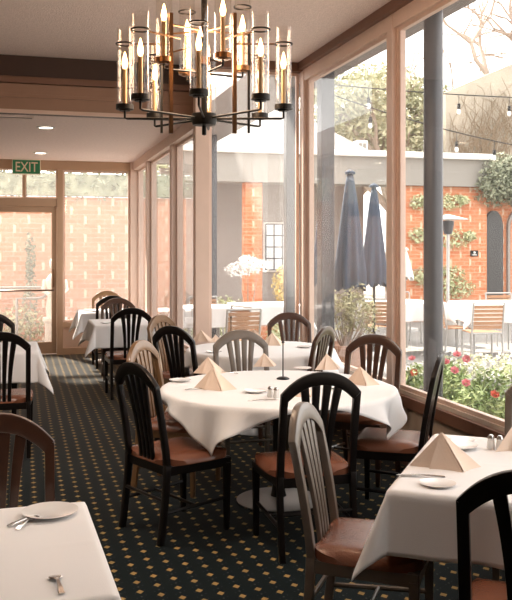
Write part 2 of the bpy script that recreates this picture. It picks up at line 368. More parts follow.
bm = bmesh.new(); box(bm, -.32, .32, -.07, -.05, -.012, 0); box(bm, -.32, .32, .05, .07, -.012, 0); box(bm, -.32, -.3, -.05, .05, -.012, 0); box(bm, .3, .32, -.05, .05, -.012, 0)
link('frame', bm, M_CEIL, v)
bxo('grille', mat('vent_grey', (.16, .12, .10), .6), -.3, .3, -.05, .05, -.004, 0, parent=v)
ex = empty('exit_sign', (.09, YF-.10, HL-.23), 0, 'green exit sign with cream letters above the glass door', 'sign')
bxo('sign_frame', M_SIGN_W, -.205, .215, -.012, .03, 0, .228, parent=ex, bev=.004)
bxo('sign_face', M_SIGN_G, -.195, .205, -.02, -.012, .012, .216, parent=ex)
cu = bpy.data.curves.new('exit_text', 'FONT'); cu.body = 'EXIT'; cu.size = .21; cu.align_x = 'CENTER'; cu.extrude = .002; cu.offset = .002
to = bpy.data.objects.new('lettering', cu); COL.objects.link(to); bpy.context.view_layer.update()
me = bpy.data.meshes.new_from_object(to.evaluated_get(bpy.context.evaluated_depsgraph_get())); bpy.data.objects.remove(to)
to = bpy.data.objects.new('lettering', me); COL.objects.link(to); me.materials.clear(); me.materials.append(mat('cream_letters', (.80, .68, .50), .5))
to.parent = ex; to.location = (.005, -.0225, .042); to.rotation_euler = (PI/2, 0, 0); to.scale = (.78, 1, 1)

# ------------------------------------------------------------------ chairs
def prof_y(z):
    if z < .44: return -.20-.045*(1-z/.44)**1.5
    return -.20-.10*((z-.44)/.56)**1.25
def arch(x, hw, z_sh, z_top, p=2.2):
    return z_sh+(z_top-z_sh)*(1-min(1, abs(x)/hw)**p)**(1/1.5)
def strip(bm, outer, inner, th):
    # solid ribbon between two lists of (x, z); depth follows the lean of the back
    n = len(outer); V = []
    for (xo, zo), (xi, zi) in zip(outer, inner):
        V.append([bm.verts.new((xo, prof_y(zo)-th/2, zo)), bm.verts.new((xi, prof_y(zi)-th/2, zi)), bm.verts.new((xi, prof_y(zi)+th/2, zi)), bm.verts.new((xo, prof_y(zo)+th/2, zo))])
    for a, b in zip(V, V[1:]):
        for k in range(4): bm.faces.new((a[k], a[(k+1) % 4], b[(k+1) % 4], b[k]))
    bm.faces.new(V[0]); bm.faces.new(V[-1])
def soft(bm, off=.004):
    bmesh.ops.recalc_face_normals(bm, faces=bm.faces)
    es = [e for e in bm.edges if len(e.link_faces) == 2 and e.calc_face_angle(0) > .9]
    bmesh.ops.bevel(bm, geom=es, offset=off, segments=2, affect='EDGES', profile=.5)
chair_meshes = None
def chair_geometry():
    G = {}
    # back frame: two posts and an arched crest
    out, inn = [], []
    for i in range(9): z = .43+(.865-.43)*i/8; out.append((-.222, z)); inn.append((-.184, min(z, .85)))
    for i in range(25):
        a = PI*(1-i/24); x = .222*math.cos(a); out.append((x, .885+.115*(1-abs(math.cos(a))**2.3)))
        xi = .184*math.cos(a); inn.append((xi, .845+.085*(1-abs(math.cos(a))**2.2)))
    for i in range(9): z = .865-(.865-.43)*i/8; out.append((.222, z)); inn.append((.184, min(z, .85)))
    bm = bmesh.new(); strip(bm, out, inn, .032); soft(bm); G['backrest'] = bm
    for j, (xt, xb) in enumerate(((-.096, -.060), (-.033, -.020), (.033, .020), (.096, .060))):
        o, i_ = [], []
        for q in range(13):
            t = q/12; z = .44+((.925 if abs(xt) > .05 else .945)-.44)*t; xc = xb+(xt-xb)*t**2.2; w = (.0135+.0095*t**1.6)
            o.append((xc-w, z)); i_.append((xc+w, z))
        bm = bmesh.new(); strip(bm, o, i_, .018); soft(bm, .003); G['slat%d' % j] = bm
    # rear legs run up under the back posts, front legs taper
    for j, sx in enumerate((-1, 1)):
        o, i_ = [], []
        for q in range(8):
            z = .44*q/7; o.append((sx*.222, z)); i_.append((sx*(.190-.0*z), z))
        bm = bmesh.new(); strip(bm, o, i_, .036); soft(bm, .003); G['rleg%d' % j] = bm
        bm = bmesh.new(); r = bmesh.ops.create_cube(bm, size=1)
        for v in r['verts']:
            top = v.co.z > 0; w = .040 if top else .028
            v.co = Vector((sx*(.225 if top else .222)+v.co.x*w, .205+v.co.y*w, .40 if top else 0))
        bmesh.ops.bevel(bm, geom=list(bm.edges), offset=.004, segments=2, affect='EDGES'); G['fleg%d' % j] = bm
    # rails
    bm = bmesh.new()
    pts = [(-.215, -.205), (.215, -.205), (.243, .225), (-.243, .225)]
    lo = [bm.verts.new((x, y, .375)) for x, y in pts]; hi = [bm.verts.new((x, y, .432)) for x, y in pts]
    bm.faces.new(lo); bm.faces.new(hi)
    for i in range(4): bm.faces.new((lo[i], lo[(i+1) % 4], hi[(i+1) % 4], hi[i]))
    bmesh.ops.bevel(bm, geom=list(bm.edges), offset=.005, segments=2, affect='EDGES'); G['rail'] = bm
    # seat cushion, domed
    bm = bmesh.new(); N = 14; grid = {}
    for s in (0, 1):
        for i in range(N+1):
            for j in range(N+1):
                u, v = i/N*2-1, j/N*2-1
                su, sv = math.copysign(abs(u)**.75, u), math.copysign(abs(v)**.75, v)
                # round the corners
                e = max(0, (abs(su)**6+abs(sv)**6)**(1/6)); sc = 1/max(e, max(abs(su), abs(sv)), 1e-6)*max(abs(su), abs(sv)) if e > 0 else 1
                su *= sc; sv *= sc
                y = sv*.222+.012; hw = .232+.022*(sv+1)/2-.012*max(0, sv*sv)
                r = max(abs(su), abs(sv)); dome = .034*(1-r**6)**.6 if r < 1 else 0
                z = .438+dome+.012 if s else .428
                if s and r >= .999: z = .438
                grid[s, i, j] = bm.verts.new((su*hw, y, z))
        for i in range(N):
            for j in range(N): bm.faces.new((grid[s, i, j], grid[s, i+1, j], grid[s, i+1, j+1], grid[s, i, j+1]))
    per = [(i, 0) for i in range(N)]+[(N, j) for j in range(N)]+[(i, N) for i in range(N, 0, -1)]+[(0, j) for j in range(N, 0, -1)]
    for a, b in zip(per, per[1:]+per[:1]): bm.faces.new((grid[0, a[0], a[1]], grid[0, b[0], b[1]], grid[1, b[0], b[1]], grid[1, a[0], a[1]]))
    G['seat'] = bm
    for j, sx in enumerate((-1, 1)):
        bm = bmesh.new(); tube(bm, [(sx*.208, -.225, .17), (sx*.218, .20, .19)], .011, 8); G['str%d' % j] = bm
    bm = bmesh.new(); tube(bm, [(-.212, -.01, .18), (.212, -.01, .18)], .010, 8); G['str2'] = bm
    bm = bmesh.new(); tube(bm, [(-.205, -.222, .24), (.205, -.222, .24)], .010, 8); G['str3'] = bm
    return G
def new_chair_type(wood):
    global chair_meshes
    if chair_meshes is None:
        chair_meshes = {}
        for k_, bm in chair_geometry().items():
            nm = {'ba': 'backrest', 'sl': 'slat', 'rl': 'leg', 'fl': 'leg', 'ra': 'seat_rail', 'se': 'seat', 'st': 'stretcher'}[k_[:2]]
            o = link(nm, bm, None); autosmooth(o, 40); me = o.data; bpy.data.objects.remove(o); chair_meshes[k_] = (nm, me)
    return wood
first = {}
def chair(x, y, facing, label, wood=M_DARKWOOD, grp=None, sc=1.0):
    """x, y: middle of the seat; facing in degrees, 0 = +X, 90 = +Y"""
    new_chair_type(wood)
    if wood.name in first:
        t = copy_tree(first[wood.name])
    else:
        t = empty('dining_chair', (0, 0, 0))
        for k_, (nm, me) in chair_meshes.items():
            me2 = me.copy(); me2.materials.clear(); me2.materials.append(M_LEATHER if nm == 'seat' else wood)
            o = bpy.data.objects.new(nm, me2); COL.objects.link(o); o.parent = t
            if nm == 'seat': o['label'] = 'brown leather seat'
        first[wood.name] = t
    t.location = (x, y, 0); t.rotation_euler = (0, 0, math.radians(facing-90)); t.scale = (sc, sc, sc)
    tag(t, label, 'chair', grp); return t
def chair_back(bx, by, facing, label, wood=M_DARKWOOD, grp=None):
    a = math.radians(facing); d = .27                       # bx, by: under the top of the backrest
    return chair(bx+math.cos(a)*d, by+math.sin(a)*d, facing, label, wood, grp)

# ------------------------------------------------------------------ tables and cloths
def table(name, x, y, rz, shape, size, label, cat='table', base=M_PLATEBASE, h=.735):
    t = empty(name, (x, y, 0), rz, label, cat)
    if shape == 'round': latho('tabletop', [(0, h-.03), (size, h-.03), (size, h), (0, h)], M_BROWNWOOD, t, n=48)
    else: bxo('tabletop', M_BROWNWOOD, -size[0], size[0], -size[1], size[1], h-.03, h, parent=t, bev=.004)
    latho('pedestal', [(0, .02), (.055, .02), (.045, .06), (.038, .12), (.038, h-.09), (.10, h-.03), (0, h-.03)], M_BLACK, t, n=20)
    latho('base', [(0, .0), (.27, .0), (.275, .008), (.26, .014), (.08, .032), (0, .034)], base, t, n=40)
    return t
def cloth(x, y, rz, shape, size, over, label, amp=1.0, corner=.42, seed=0, h=.7365, spin=0, shift=(0, 0), maxdrop=1.0):
    """square cloth laid over a round or square top; what hangs past the edge drops in folds"""
    rnd = random.Random(seed); bm = bmesh.new(); N = 84; V = {}
    if shape == 'round': hx = hy = size+over
    else: hx, hy = size[0]+over, size[1]+over
    ph = rnd.random()*6
    cs, sn = math.cos(spin), math.sin(spin)
    for i in range(N+1):
        for j in range(N+1):
            px0, py0 = (i/N*2-1)*hx, (j/N*2-1)*hy
            px_, py_ = px0*cs-py0*sn+shift[0], px0*sn+py0*cs+shift[1]
            if shape == 'round':
                r = math.hypot(px_, py_) or 1e-6; qx, qy = (px_, py_) if r <= size else (px_/r*size, py_/r*size)
                arc = math.atan2(py_, px_)*size
            else:
                qx = max(-size[0], min(size[0], px_)); qy = max(-size[1], min(size[1], py_))
                arc = (qx+qy)*1.0
            dx, dy = px_-qx, py_-qy; d = math.hypot(dx, dy)
            if d < 1e-6:
                z = h+.0035*noise.noise(Vector((px_*5, py_*5, seed)))+.003+.0016*(math.exp(-(px0/.006)**2)+math.exp(-(py0/.006)**2)); V[i, j] = bm.verts.new((qx, qy, z)); continue
            nx, ny = dx/d, dy/d
            rr = .012                                     # rounding over the edge
            if d < rr*1.57: o = rr*math.sin(d/rr); z = h+.002-rr*(1-math.cos(d/rr))
            else:
                t = d-rr*1.57; o = rr; z = h+.002-rr-t
                if shape == 'round':
                    f = math.sin(arc*15+ph)*.6+math.sin(arc*27+2*ph)*.4+.5
                    o += t*(.12+.26*f*amp); z += t*min(1, t/.3)*(.22+.10*f)
                else:
                    cor = abs(nx*ny)*2; 
                    s_ = (px_ if abs(ny) > abs(nx) else py_)
                    f = math.sin(s_*13+ph)*.6+math.sin(s_*23+ph*2)*.35
                    o += t*(.05+corner*cor**1.3+.10*f*amp*(1-cor)); z += t*.05*cor
            V[i, j] = bm.verts.new((qx+nx*o, qy+ny*o, z))
    for i in range(N):
        for j in range(N): bm.faces.new((V[i, j], V[i+1, j], V[i+1, j+1], V[i, j+1]))
    bmesh.ops.recalc_face_normals(bm, faces=bm.faces)
    o = link('tablecloth', bm, M_CLOTH, None, True, (x, y, 0), rz)
    m = o.modifiers.new('thickness', 'SOLIDIFY'); m.thickness = .0022; m.offset = 1
    return tag(o, label, 'tablecloth')
TH = .7425          # top of the cloth

napkin_mesh = None
def napkin(u, v, size, rot, label, h=TH, grp=None, xy=None):
    global napkin_mesh
    if napkin_mesh is None:
        bm = bmesh.new()
        A = Vector((-.04, .02, .50)); L = Vector((-.47, .02, 0)); F = Vector((.20, -.24, 0)); R = Vector((.46, .10, 0)); Bk = Vector((-.05, .26, 0))
        def tri(p, q, r, bow, n=8):
            g = {}
            nrm = (q-p).cross(r-p).normalized()
            for i in range(n+1):
                for j in range(n+1-i):
                    a, b = i/n, j/n; c = 1-a-b
                    w_ = a*b*4*(1-c)**.5+a*c*1.2+b*c*.6*0
                    g[i, j] = bm.verts.new(p*c+q*a+r*b+nrm*bow*a*b*4*(.4+c))
            for i in range(n):
                for j in range(n-i):
                    bm.faces.new((g[i, j], g[i+1, j], g[i, j+1]))
                    if i+j < n-1: bm.faces.new((g[i+1, j], g[i+1, j+1], g[i, j+1]))
        tri(A, L, F, -.07); tri(A, F, R, -.06); tri(A, R, Bk, -.05); tri(A, Bk, L, -.05)
        # second linen layer lying outside the first, its hem showing as a lip
        tri(A+Vector((0, -.004, .012)), L*.62+F*.42+Vector((0, -.03, .0)), F+Vector((.03, -.025, 0)), -.075)
        tri(A+Vector((.01, .0, .008)), F+Vector((.05, -.01, 0)), R+Vector((.045, -.02, 0)), -.05)
        bmesh.ops.remove_doubles(bm, verts=bm.verts, dist=.0005)
        napkin_mesh = bpy.data.meshes.new('folded_napkin'); bm.to_mesh(napkin_mesh); bm.free(); napkin_mesh.materials.append(M_NAP)
    x, y = xy or at(u, v, h)
    o = bpy.data.objects.new('folded_napkin', napkin_mesh); COL.objects.link(o); o.location = (x, y, h); o.scale = (size*1.12, size*1.12, size*1.05)
    o.rotation_euler = (0, 0, math.radians(rot)-YAW)
    return tag(o, label, 'napkin', grp)
plate_me = {}
def plate(u, v, r, label, h=TH+.001, name='side_plate', grp=None, xy=None):
    x, y = xy or at(u, v, h)
    if name not in plate_me:
        p = latho(name, [(0, 0), (.55, 0), (.6, .03), (.98, .13), (1, .155), (.96, .15), (.62, .07), (0, .055)], M_CHINA, None, n=36)
    else:
        p = plate_me[name].copy(); COL.objects.link(p)
    plate_me[name] = p
    p.location = (x, y, h); p.scale = (r, r, r); return tag(p, label, 'plate', grp)
def cutlery(kind, u, v, rot, label, h=TH+.0005, L=.19, xy=None, grp=None):
    x, y = xy or at(u, v, h); bm = bmesh.new()
    if kind == 'table_knife': W_ = [(0, .006), (.2, .007), (.5, .005), (.55, .009), (.9, .009), (1, .002)]
    elif kind == 'fork': W_ = [(0, .009), (.2, .007), (.55, .004), (.68, .005), (.74, .012)]
    else: W_ = [(0, .009), (.2, .007), (.6, .004), (.68, .008), (.80, .019), (.92, .019), (1, .004)]
    V = []
    for t, w in W_:
        zz = .003+.010*math.sin(PI*min(t, 1))*(.4 if kind == 'table_knife' else 1)
        V.append([bm.verts.new((-w, t*L, zz)), bm.verts.new((w, t*L, zz)), bm.verts.new((w*.8, t*L, zz+.0025)), bm.verts.new((-w*.8, t*L, zz+.0025))])
    for a, b in zip(V, V[1:]):
        for k_ in range(4): bm.faces.new((a[k_], a[(k_+1) % 4], b[(k_+1) % 4], b[k_]))
    bm.faces.new(V[0]); bm.faces.new(V[-1])
    if kind == 'fork':
        for xx in (-.0095, -.0033, .0033, .0095): box(bm, xx-.0016, xx+.0016, .74*L-.002, L, .008, .0105)
    o = link(kind, bm, M_STEEL, None, False, (x, y, h-.002), math.radians(rot)-YAW)
    return tag(o, label, 'cutlery', grp)
def shaker(u, v, label, h=TH, xy=None, top=M_STEEL):
    x, y = xy or at(u, v, h); t = empty('table_shaker', (x, y, h), 0, label, 'shaker')
    latho('glass_body', [(0, 0), (.017, 0), (.019, .008), (.014, .045), (0, .045)], mat('shaker_glass', (.80, .79, .77), .15, spec=.8), t, n=14)
    latho('cap', [(.0148, .044), (.0155, .052), (.010, .064), (0, .067)], top, t, n=14)
def stand(u, v, label, hgt=.27, h=TH):
    x, y = at(u, v, h); t = empty('table_number_stand', (x, y, h), 0, label, 'stand')
    latho('base', [(0, 0), (.045, 0), (.045, .006), (.03, .014), (.006, .018), (0, .018)], M_BLACK, t, n=24)
    tubo('rod', [(0, 0, .015), (0, 0, hgt)], .0045, M_BLACK, t)
    latho('finial', [(0, hgt-.004), (.011, hgt), (.011, hgt+.008), (0, hgt+.018)], M_BLACK, t, n=12)

# centre round table
table('round_table', 1.63, 5.32, 0, 'round', .76, 'large round dining table in the middle on a silver disc base')
cloth(1.63, 5.32, 0, 'round', .76, .015, 'white cloth on the large round table in the middle, corners hanging in points', seed=3, shift=(-.03, 0.0), amp=1.3)
chair(.89, 4.97, 24, 'black chair with brown seat in the left foreground, left of the middle round table', M_DARKWOOD)
chair(1.53, 4.50, 90, 'black chair with its back to us in front of the middle round table', M_DARKWOOD)
chair_back(2.47, 4.74, 146, 'black chair seen edge-on right of the middle round table, by the flower window')
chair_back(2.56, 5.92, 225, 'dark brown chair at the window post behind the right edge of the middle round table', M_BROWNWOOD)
chair_back(1.68, 6.50, 270, 'dark chair lit taupe grey, facing us between the middle and the bay round tables', M_LIT_TAUPE)
chair_back(.84, 5.98, -35, 'dark chair lit honey coloured, tucked behind the black chair left of the middle table', M_LIT_HONEY)
# bay round table behind
table('round_table', 2.10, 7.40, 0, 'round', .66, 'round dining table in the window bay behind the middle table')
cloth(2.10, 7.40, 0, 'round', .66, .14, 'white cloth on the round table in the window bay', seed=5, spin=.3)
chair_back(1.24, 7.05, 40, 'black chair left of the bay round table, behind the honey coloured chair')
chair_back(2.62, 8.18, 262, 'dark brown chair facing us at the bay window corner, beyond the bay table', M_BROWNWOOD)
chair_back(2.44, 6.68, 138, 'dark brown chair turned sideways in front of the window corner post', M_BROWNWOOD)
chair_back(1.33, 8.2, -45, 'dark chair lit honey coloured, beside the side windows, left of the bay round table', M_LIT_HONEY)
# far tables along the side windows
table('square_table', 1.27, 10.55, 0, 'square', (.40, .42), 'square table second from the far wall beside the side windows')
cloth(1.27, 10.55, 0, 'square', (.42, .45), .27, 'white cloth on the square table second from the far wall', seed=8)
chair_back(1.17, 9.30, 90, 'black chair with its back to us at the near side of the second far table')
chair_back(1.23, 11.12, 270, 'brown chair facing us between the two far tables', M_BROWNWOOD)
chair_back(1.22, 11.75, 90, 'black chair close behind the brown one, at the farthest table')
table('square_table', 1.27, 12.45, 0, 'square', (.40, .38), 'square table nearest the far wall beside the side windows')
cloth(1.27, 12.45, 0, 'square', (.44, .40), .27, 'white cloth on the square table nearest the far wall', seed=9)
chair_back(1.27, 13.05, 270, 'dark chair lit honey coloured, against the far glass wall behind the farthest table', M_LIT_HONEY)
# table at the left edge
table('square_table', -.30, 8.12, 0, 'square', (.42, .40), 'square table at the left edge in the middle distance')
cloth(-.30, 8.12, 0, 'square', (.45, .43), .27, 'white cloth on the table at the left edge, its corner hanging towards the aisle', seed=11)
chair_back(-.14, 6.90, 90, 'black chair with its back to us at the left edge, before the white cloth')
chair_back(-.27, 8.85, 270, 'black chair half out of view at the far side of the left edge table')
# foreground left
table('square_table', -.185, 2.66, .03, 'square', (.40, .42), 'square table in the left foreground corner')
cloth(-.185, 2.66, .03, 'square', (.415, .43), .24, 'white cloth in the left foreground corner with a spoon on it', seed=13, corner=.05, amp=.5)
chair_back(-.09, 3.46, 270, 'brown chair facing us behind the left foreground table', M_BROWNWOOD)
# foreground right
def t2(a, b): return (2.05+a*.8+b*.6, 3.06-a*.6+b*.8)
a2 = math.radians(-36.87)
table('square_table', 2.05, 3.06, a2, 'square', (.48, .48), 'square table in the right foreground by the window')
cloth(2.05, 3.06, a2, 'square', (.50, .52), .24, 'white cloth on the right foreground table, pointed corner hanging', seed=21)
chair_back(1.16, 3.37, -34, 'dark chair lit light brown, seen almost edge-on left of the right foreground table', M_LIT_TAUPE)
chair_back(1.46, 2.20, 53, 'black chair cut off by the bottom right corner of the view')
chair_back(2.66, 3.86, 233, 'dark chair lit taupe, at the right edge between window and right foreground table', M_LIT_TAUPE)

# things on the tables
napkin(209, 373, .22, 5, 'blush folded napkin, rear one of the pair on the left of the middle table')
napkin(214, 389, .26, -12, 'blush folded napkin, front one of the pair on the left of the middle table')
napkin(265, 366, .19, 25, 'blush folded napkin before the taupe chair on the middle table')
napkin(328, 369, .22, 30, 'blush folded napkin at the far right side of the middle table')
napkin(361, 384, .22, -25, 'blush folded napkin at the right rim of the middle table by the brown chair')
napkin(302, 396, .17, 10, 'blush folded napkin seen through the slats of the front black chair')
napkin(202, 341, .20, 10, 'blush folded napkin at the left end of the bay table')
napkin(216, 342, .14, 40, 'small blush folded napkin right beside the left one on the bay table')
napkin(254, 337, .15, -20, 'blush folded napkin at the back of the bay table right of the black stand')
napkin(273, 345, .22, 15, 'blush folded napkin at the front right of the bay table')
napkin(444, 467, .27, -8, 'large blush folded napkin on the left corner of the right foreground table')
napkin(520, 449, .26, 25, 'blush folded napkin at the right edge of the view on the right foreground table')
plate(180, 381, .075, 'white side plate at the left rim of the middle table')
plate(256, 392, .075, 'white side plate at the front of the middle table beside the shakers')
plate(303, 369, .07, 'white side plate beside the napkin at the back of the middle table')
plate(334, 388, .07, 'white side plate partly behind the front black chair on the middle table')
plate(438, 485, .068, 'white side plate in front of the big napkin on the right foreground table')
plate(458, 447, .09, 'lower large plate behind the big napkin on the right foreground table', name='dinner_plate')
plate(462, 441, .06, 'small bread plate at the window side of the right foreground table')
plate(50, 514, .095, 'white bread plate on the left foreground table')
plate(104, 314, .07, 'white plate on the square table second from the far wall') if False else None
plate(0, 0, .07, 'small plate on the left side of the second far table', xy=(1.0, 10.35))
plate(0, 0, .07, 'small plate on the left side of the farthest table', xy=(1.05, 12.3))
plate(0, 0, .07, 'white plate at the left edge of the bay table', xy=(1.62, 7.2))
plate(0, 0, .07, 'white plate at the right of the bay table', xy=(2.5, 7.35))
cutlery('table_knife', 208, 397, -78, 'table knife on the left front of the middle table', xy=(1.30, 4.87))
cutlery('fork', 238, 374, 60, 'fork at the back of the middle table left of the napkin')
cutlery('table_knife', 185, 390, -60, 'table knife beside the side plate at the left rim of the middle table')
cutlery('table_knife', 445, 477, 83, 'table knife in front of the big napkin on the right foreground table')
cutlery('fork', 345, 380, -100, 'fork at the right of the middle table between two napkins')
cutlery('table_spoon', 62, 594, 22, 'spoon with a warm glint on the left foreground table', L=.13)
cutlery('fork', 8, 527, -40, 'fork at the left end of the left foreground table', L=.12)
cutlery('fork', 17, 530, -15, 'fork beside the bread plate on the left foreground table', L=.12)
cutlery('table_knife', 375, 381, 70, 'table knife at the right rim of the middle table', L=.15)
shaker(270, 397, 'left salt shaker at the front of the middle table')
shaker(276, 398, 'right pepper shaker at the front of the middle table')
shaker(491, 449, 'left salt shaker on the right foreground table near the window')
shaker(500, 450, 'right pepper shaker on the right foreground table near the window')
stand(283, 379, 'black table number stand in the middle of the middle table', .25)
stand(231, 340, 'black table number stand on the bay table', .22)

# ------------------------------------------------------------------ chandelier
CX, CY = .94, 4.41; R1, R2 = .42, .228; ZB = 2.375; ZU = 2.60
ch = empty('chandelier', (CX, CY, HC), 0, 'large black and brass chandelier with glass cylinder lights hanging from the ceiling', 'chandelier')
def C(x, y, z): return (x, y, z-HC)
latho('ceiling_canopy', [(0, 0), (.07, 0), (.065, -.03), (0, -.035)], M_CUP, ch)
tubo('stem', [C(0, 0, HC-.03), C(0, 0, 2.33)], .016, M_CUP, ch, 10)
latho('hub', [(0, 2.36-HC), (.065, 2.36-HC), (.068, 2.325-HC), (.06, 2.30-HC), (0, 2.295-HC)], M_CUP, ch, 24)
latho('finial', [(0, 2.30-HC), (.012, 2.30-HC), (.012, 2.25-HC), (0, 2.245-HC)], M_CUP, ch, 10)
latho('upper_collar', [(0, 2.66-HC), (.03, 2.66-HC), (.03, 2.62-HC), (0, 2.61-HC)], M_BRONZE, ch, 16)
azi = -YAW      # the arms happen to line up with the viewing direction
def lamp(rad, ang, z0, hg, arm_z, cupmat):
    x, y = rad*math.cos(ang), rad*math.sin(ang)
    tubo('arm', [C(.03*math.cos(ang), .03*math.sin(ang), arm_z), C(x*.97, y*.97, arm_z), C(x, y, arm_z+.004), C(x, y, z0+.004)], .0062, M_CUP, ch, 8)
    latho('lamp_cup', [(0, z0-HC), (.028, z0-HC), (.030, z0+.006-HC), (.047, z0+.008-HC), (.047, z0+.034-HC), (0, z0+.034-HC)], cupmat, ch, 24, (x, y, 0))
    cd = latho('candle', [(0, z0+.034-HC), (.012, z0+.034-HC), (.012, z0+.22-HC), (0, z0+.222-HC)], M_CANDLE, ch, 12, (x, y, 0))
    latho('bulb', [(0, z0+.222-HC), (.010, z0+.228-HC), (.016, z0+.25-HC), (.012, z0+.275-HC), (.003, z0+.31-HC), (0, z0+.315-HC)], M_BULB, cd, 12, (x, y, 0))
    gl = latho('glass_cylinder', [(.042, z0+.034-HC), (.042, z0+hg-HC)], M_GLASSC, ch, 28, (x, y, 0), ang=80)
    bm = bmesh.new(); pts = [(x+.0455*math.cos(2*PI*k_/28), y+.0455*math.sin(2*PI*k_/28), z0+hg-.085-HC) for k_ in range(29)]
    tube(bm, pts, .0045, 6, False); autosmooth(link('ring', bm, M_CUP, ch))
    # a tie bar from the ring to the inner frame
    if rad > .3: tubo('tie_bar', [C(x-.046*math.cos(ang), y-.046*math.sin(ang), z0+hg-.085), C(.165*math.cos(ang), .165*math.sin(ang), z0+hg-.085)], .0045, M_BRONZE, ch, 6)
for i in range(8): lamp(R1, azi+i*PI/4, ZB, .44, 2.335, M_CUP)
for i in range(4):
    ang = azi-math.radians(62)+i*PI/2
    lamp(R2, ang, ZU, .44, 2.575, M_BRONZE)
for ang_, rr_, w in ((-143, .205, .010), (-37, .205, .010), (160, .25, .006), (20, .25, .006)):
    a = azi+math.radians(ang_); x, y = rr_*math.cos(a), rr_*math.sin(a)
    bm = bmesh.new(); box(bm, x-w, x+w, y-w, y+w, 2.24-HC+(.0 if w > .008 else .03), 2.86-HC+(0 if w > .008 else -.05)); link('upright', bm, M_BRONZE if w > .008 else M_CUP, ch)
    tubo('crossbar', [C(0, 0, 2.80), C(x, y, 2.80)], .005, M_BRONZE, ch, 6)
pl = bpy.data.lights.new('chandelier_glow', 'POINT'); pl.energy = 70; pl.color = (1, .72, .5); pl.shadow_soft_size = .25
po = bpy.data.objects.new('chandelier_glow', pl); COL.objects.link(po); po.parent = ch; po.location = (0, 0, 2.62-HC+.1)

# ------------------------------------------------------------------ outside
bm = bmesh.new(); box(bm, -15, 45, -12, 50, -.16, -.10); gnd = struct(link('ground', bm, M_PATIO))
# roof edge over the window wall and its columns
poly_slab('roof_soffit', [(XR+.12, -3), (3.47, -3), (3.47, 15.2), (2.45, 15.2), (2.45, YJ+.25), (XR+.12, YJ+.25)], 3.60, 3.75, M_SOFFIT)
for i, (x, y, w, ty) in enumerate(((3.20, 6.20, .155, 'round'), (3.21, 8.72, .15, 'sq'), (3.16, 9.85, .12, 'sq'), (3.2, 14.35, .14, 'sq'))):
    lb = ('round grey steel column outside the flower window', 'square grey column just outside the window corner post', 'slim grey column seen through the bay window at its right side', 'grey column seen through the left edge of the bay window')[i]
    if ty == 'round':
        o = latho('steel_column', [(0, -.1), (w/2, -.1), (w/2, 3.6), (0, 3.6)], M_GREY, None, 32)
        o.location = (x, y, 0); bm = None
        tag(o, lb, 'column')
    else:
        bm = bmesh.new(); box(bm, -w/2, w/2, -w/2, w/2, -.1, 3.6, bev=.006); o = link('steel_column', bm, M_GREY, None, loc=(x, y, 0)); tag(o, lb, 'column')
# leaf cloud
def leaves(bm, c, rad, n, s, rnd, squash=1.0, hollow=.55):
    for _ in range(n):
        while True:
            p = Vector((rnd.uniform(-1, 1), rnd.uniform(-1, 1), rnd.uniform(-1, 1)))
            if hollow < p.length < 1: break
        q = Vector(c)+Vector((p.x*rad[0], p.y*rad[1], p.z*rad[2]))
        nrm = (p+Vector((rnd.gauss(0, .5), rnd.gauss(0, .5), rnd.gauss(0, .5)+.3))).normalized()
        a = nrm.orthogonal().normalized(); a.rotate(Matrix.Rotation(rnd.random()*6.28, 3, nrm)); b = nrm.cross(a)
        l = s*rnd.uniform(.6, 1.3); w = l*.45
        vs = [bm.verts.new(q-a*l*.5), bm.verts.new(q+b*w*.5+nrm*l*.08), bm.verts.new(q+a*l*.5), bm.verts.new(q-b*w*.5+nrm*l*.08)]
        bm.faces.new(vs)
# brick garden wall beyond the far windows
struct(bxo('wall_garden', M_BRICKP, -7, 3.15, 16.5, 16.75, -.1, 2.62))
rnd = random.Random(4); bm = bmesh.new()
for i in range(34): leaves(bm, (-5+i*.24, 16.55, 2.95+rnd.uniform(-.12, .12)), (.28, .28, .42), 95, .10, rnd)
box(bm, -7, 3.1, 16.42, 16.70, 2.64, 3.05)
o = link('ivy_hedge', bm, M_IVY); tag(o, 'ivy growing thickly along the top of the brick garden wall', 'ivy')
# handrail outside the door
tubo_o = tubo('handrail', [(-1.6, 14.6, -.1), (-1.6, 14.6, .92), (-.9, 14.55, 1.0), (.33, 14.5, 1.0), (.40, 14.5, .96), (.42, 14.5, .90), (.38, 14.5, .84), (.30, 14.5, .82), (-.05, 14.5, .82), (-.05, 14.5, -.1)], .022, M_ALU, None, 10)
tag(tubo_o, 'looped metal handrail outside the glass door', 'handrail')
# shrub and statue outside the door
def shrub(name, loc, blobs, n, s, m, label, cat='shrub', stems=True, seed=1, grp=None, hollow=.3):
    rnd = random.Random(seed); t = empty(name, loc, 0, label, cat, grp)
    bm = bmesh.new()
    for (c, r) in blobs: leaves(bm, c, r, n, s, rnd, hollow=hollow)
    link('foliage', bm, m, t)
    if stems:
        bm = bmesh.new()
        for (c, r) in blobs:
            tube(bm, [(rnd.uniform(-.02, .02), rnd.uniform(-.02, .02), 0), (c[0]*.5, c[1]*.5, c[2]*.55), c], [.016, .011, .004], 5)
        link('stem', bm, M_BARK, t)
    return t
shrub('box_shrub', (-.15, 15.3, -.1), [((-.4, 0, .45), (.5, .35, .42)), ((.2, 0, .40), (.4, .3, .38)), ((-.9, .1, .5), (.5, .3, .45))], 420, .09, M_OLIVE, 'low green shrub outside the glass door below the handrail')
shrub('slender_cypress', (.18, 16.0, -.1), [((0, 0, .8), (.14, .14, .7)), ((0, 0, 1.6), (.10, .10, .5))], 300, .08, M_IVY, 'slender dark shrub against the brick wall seen through the door', cat='tree')
st = empty('garden_statue', (.56, 14.45, -.1), 0, 'pale stone statue outside near the right edge of the glass door', 'statue')
latho('plinth', [(0, 0), (.24, 0), (.24, .12), (.17, .16), (.16, .50), (.20, .55), (.20, .60), (0, .60)], M_STATUE, st, 20)
